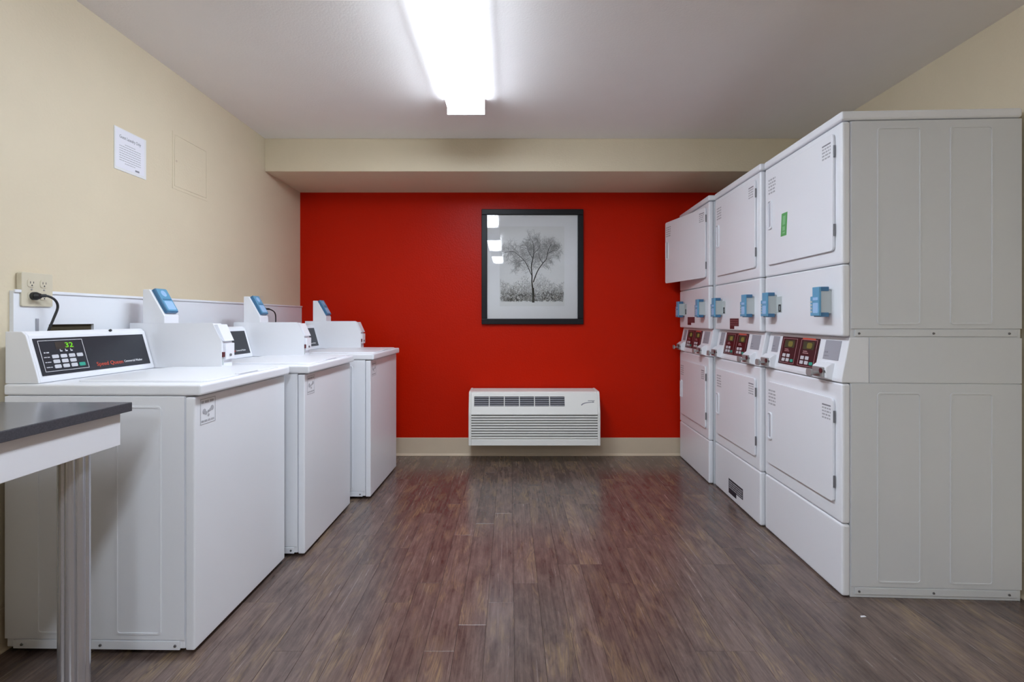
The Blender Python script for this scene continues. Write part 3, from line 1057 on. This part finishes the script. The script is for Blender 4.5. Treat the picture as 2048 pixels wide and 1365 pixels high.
    # doors
    def door(name, z0, z1, hz0, hz1, ang):
        y0, y1 = 0.045, 0.628
        hinge = Vector((-0.004, y0, 0))
        bm = B(); prism(bm, rrect(0, y1 - y0, z0, z1, 0.016), 'x', -0.0075, 0.0025)
        d = obj('door', bm, W, t, 0.002, 2)
        d.location = hinge
        d.rotation_euler = (0, 0, ang)
        hy = y1 - y0 - 0.058
        bm = B(); ring(bm, rrect(hy, hy + 0.045, hz0, hz1, 0.014), rrect(hy + 0.008, hy + 0.037, hz0 + 0.010, hz1 - 0.006, 0.008), 'x', -0.0145, -0.007)
        obj('door_handle', bm, W, d, 0.002)
        bm = B(); box(bm, -0.0086, -0.007, hy + 0.018, hy + 0.030, hz0 + 0.014, hz1 - 0.010)
        obj('handle_slot_shade', bm, 'grey_plate', d)  # flat grey strip painting the shade inside the handle recess
        for hz in (z0 + 0.06, z1 - 0.10):
            bm = B(); box(bm, -0.006, 0.002, -0.005, -0.0008, hz, hz + 0.05)
            obj('hinge', bm, 'screw_metal', d, 0.001)
        # small print near the two upper corners
        Md = basis((0, -1, 0), (0, 0, 1), (-0.0077, 0.075, z1 - 0.095))
        bm = B(); sticker_lines(bm, 0.062, 0.055, 4, rng, 0); 
        obj('label_print', mapped(bm, Md), 'print_light', d)
        bm = B(); box(bm, 0.0, 0.062, 0.058, 0.064, 0, 0.0006)
        obj('label_heading', mapped(bm, Md), 'print_grey', d)
        Md = basis((0, -1, 0), (0, 0, 1), (-0.0077, y1 - y0 - 0.018, z1 - 0.12))
        bm = B(); sticker_lines(bm, 0.075, 0.085, 5, rng, 0)
        obj('label_print', mapped(bm, Md), 'print_light', d)
        return d
    door('lower_door', 0.368, 0.795, 0.495, 0.637, 0)
    ud = door('upper_door', 1.405, 1.889, 1.588, 1.738, open_angle)
    if open_angle:
        bm = B(); cyl(bm, (-0.001, 0.335, 1.645), (0.0005, 0.335, 1.645), 0.19, seg=40)
        obj('drum_port', bm, 'dark_gap', t)
    if green:
        Md = basis((0, -1, 0), (0, 0, 1), (-0.0077, 0.435, 1.532))
        bm = B(); prism(bm, [(0, 0), (0.056, 0), (0.066, 0.112), (0.010, 0.112)], 'z', 0, 0.0006)
        g = obj('green_sticker', mapped(bm, Md), 'decal_green', ud)
        bm = B(); prism(bm, [(0.02, 0.055), (0.044, 0.055), (0.05, 0.098), (0.022, 0.098)], 'z', 0.0006, 0.001)
        box(bm, 0.018, 0.042, 0.012, 0.02, 0.0006, 0.001); box(bm, 0.018, 0.042, 0.026, 0.046, 0.0006, 0.001)
        obj('sticker_print', mapped(bm, Md), 'decal_green_light', ud)
    # card readers: grey body, blue stepped face and arms
    for yr in (0.072, 0.545):
        z0 = 1.136
        bm = B(); box(bm, -0.045, 0.001, yr, yr + 0.05, z0 + 0.010, z0 + 0.108)
        rd = obj('card_reader', bm, 'reader_grey', t, 0.003)
        bm = B(); prism(bm, [(yr - 0.004, z0), (yr + 0.062, z0), (yr + 0.062, z0 + 0.083), (yr + 0.046, z0 + 0.083), (yr + 0.046, z0 + 0.122), (yr - 0.004, z0 + 0.122)], 'x', -0.054, -0.044)
        obj('reader_face', bm, 'reader_blue', rd, 0.002)
        for za, zb in ((z0 - 0.004, z0 + 0.014), (z0 + 0.104, z0 + 0.122)):
            bm = B(); box(bm, -0.046, -0.012, yr - 0.004, yr + 0.05, za, zb)
            obj('reader_arm', bm, 'reader_blue_dark', rd, 0.002)
        bm = B(); prism(bm, rrect(yr + 0.002, yr + 0.04, z0 + 0.012, z0 + 0.055, 0.005, 4), 'x', -0.0552, -0.0538)
        obj('reader_screen', bm, 'reader_blue_light', rd)
        bm = B(); box(bm, -0.0552, -0.0538, yr + 0.002, yr + 0.04, z0 + 0.066, z0 + 0.078)
        obj('reader_slot', bm, 'reader_blue_light', rd)
        bm = B()
        for k in range(4):
            box(bm, -0.0552, -0.0538, yr + 0.046, yr + 0.059, z0 + 0.014 + k * 0.014, z0 + 0.022 + k * 0.014)
        obj('reader_marks', bm, 'reader_grey', rd)
        if yr > 0.3:
            bm = B(); box(bm, -0.003, -0.0005 + 0.001, yr - 0.052, yr + 0.001, z0 + 0.02, z0 + 0.10)
            bp_ = obj('reader_backplate', bm, 'reader_grey', rd, 0.001)
            bm = B(); ring(bm, rrect(yr - 0.048, yr - 0.024, z0 + 0.022, z0 + 0.060, 0.003, 3), rrect(yr - 0.040, yr - 0.032, z0 + 0.030, z0 + 0.052, 0.002, 3), 'x', -0.0042, -0.0028)
            obj('reader_icon', bm, 'print_black', rd)
    if decal:
        y0, y1, z0, z1 = decal
        ym = (y0 + y1) / 2
        bm = B(); prism(bm, [(y0, z0 + (z1 - z0) * 0.28), (ym, z0 + (z1 - z0) * 0.28), (ym, z0), (y1, z0), (y1, z1), (y0, z1)], 'x', -0.0006, 0.0005)
        obj('red_sticker', bm, 'decal_red', cpn)
        bm = B(); Md = basis((0, -1, 0), (0, 0, 1), (-0.0006, y1 - 0.006, z0 + (z1 - z0) * 0.3))
        sticker_lines(bm, (y1 - y0) - 0.012, (z1 - z0) * 0.62, 3, rng, 0)
        obj('sticker_print', mapped(bm, Md), 'decal_rose', cpn)
    if toe:
        y0, y1, z0, z1 = toe
        ym = y0 + (y1 - y0) * 0.45
        bm = B(); prism(bm, [(y0, z0 + (z1 - z0) * 0.3), (ym, z0 + (z1 - z0) * 0.3), (ym, z0), (y1, z0), (y1, z1), (y0, z1)], 'x', -0.0006, 0.0005)
        tp = obj('rating_sticker', bm, 'decal_navy', t)
        bm = B(); Md = basis((0, -1, 0), (0, 0, 1), (-0.0006, y1 - 0.008, z0 + (z1 - z0) * 0.34))
        sticker_lines(bm, (y1 - y0) - 0.016, (z1 - z0) * 0.58, 4, rng, 0)
        obj('sticker_print', mapped(bm, Md), 'print_light', tp)
    return t


RZ = math.radians(-2.6)
dryer((1.339, 2.036, 0), RZ, 'nearest white stacked dryer with a small green sticker on its upper door', 21, green=True)
dryer((1.351, 2.726, 0), RZ, 'middle white stacked dryer with a black sticker low on its base', 22,
      decal=(0.285, 0.42, 1.06, 1.125), toe=(0.225, 0.44, 0.035, 0.125))
dryer((1.350, 3.428, 0), RZ, 'farthest white stacked dryer with its upper door standing open', 23,
      open_angle=math.radians(12.2), decal=(0.30, 0.47, 1.075, 1.135))

# ------------------------------------------------------------------ folding table
def table():
    yf, yn, xe, zt = 1.50, -0.35, -1.122, 0.877
    t = thing('folding_table', 'dark topped laundry folding table with white apron and chrome legs', 'table', (XL, 0, 0))
    w = xe - XL
    bm = B(); box(bm, 0.004, w, yn, yf, zt - 0.0265, zt - 0.001)
    tp = obj('table_edge', bm, 'laminate_edge', t, 0.0012)
    bm = B(); box(bm, 0.004, w - 0.0008, yn + 0.0008, yf - 0.0008, zt - 0.0012, zt)
    obj('table_top', bm, 'laminate_top', t)
    for a0, a1, b0, b1 in ((w - 0.040, w - 0.018, yn + 0.02, yf - 0.022), (0.02, 0.04, yn + 0.02, yf - 0.022),
                           (0.041, w - 0.041, yf - 0.042, yf - 0.022), (0.041, w - 0.041, yn + 0.02, yn + 0.04)):
        bm = B(); box(bm, a0, a1, b0, b1, zt - 0.122, zt - 0.027)
        obj('apron', bm, 'apron_white', t, 0.0015)
    for lx in (w - 0.082, 0.09):
        for ly in (yf - 0.105, yn + 0.105):
            prof = []
            for k in range(96):
                a = 2 * math.pi * k / 96
                r_ = 0.036 - 0.004 * max(0.0, math.cos(8 * a)) ** 3
                prof.append((lx + r_ * math.cos(a), ly + r_ * math.sin(a)))
            bm = B(); prism(bm, prof, 'z', 0.012, zt - 0.03)
            lg_ = obj('leg', bm, 'satin_metal', t, smooth=True)
            bm = B(); cyl(bm, (lx, ly, 0), (lx, ly, 0.013), 0.038, seg=32)
            obj('foot', bm, 'black_rubber', lg_)


table()

# a scrap of paper on the floor
bm = B(); prism(bm, [(0, 0), (0.022, 0.002), (0.02, 0.009), (0.004, 0.008)], 'z', 0.0, 0.0015)
o = obj('paper_scrap', bm, 'paper')
o.location = (1.32, 1.9, 0.0)
tag(o, 'tiny white paper scrap on the floor before the nearest dryer', 'scrap')
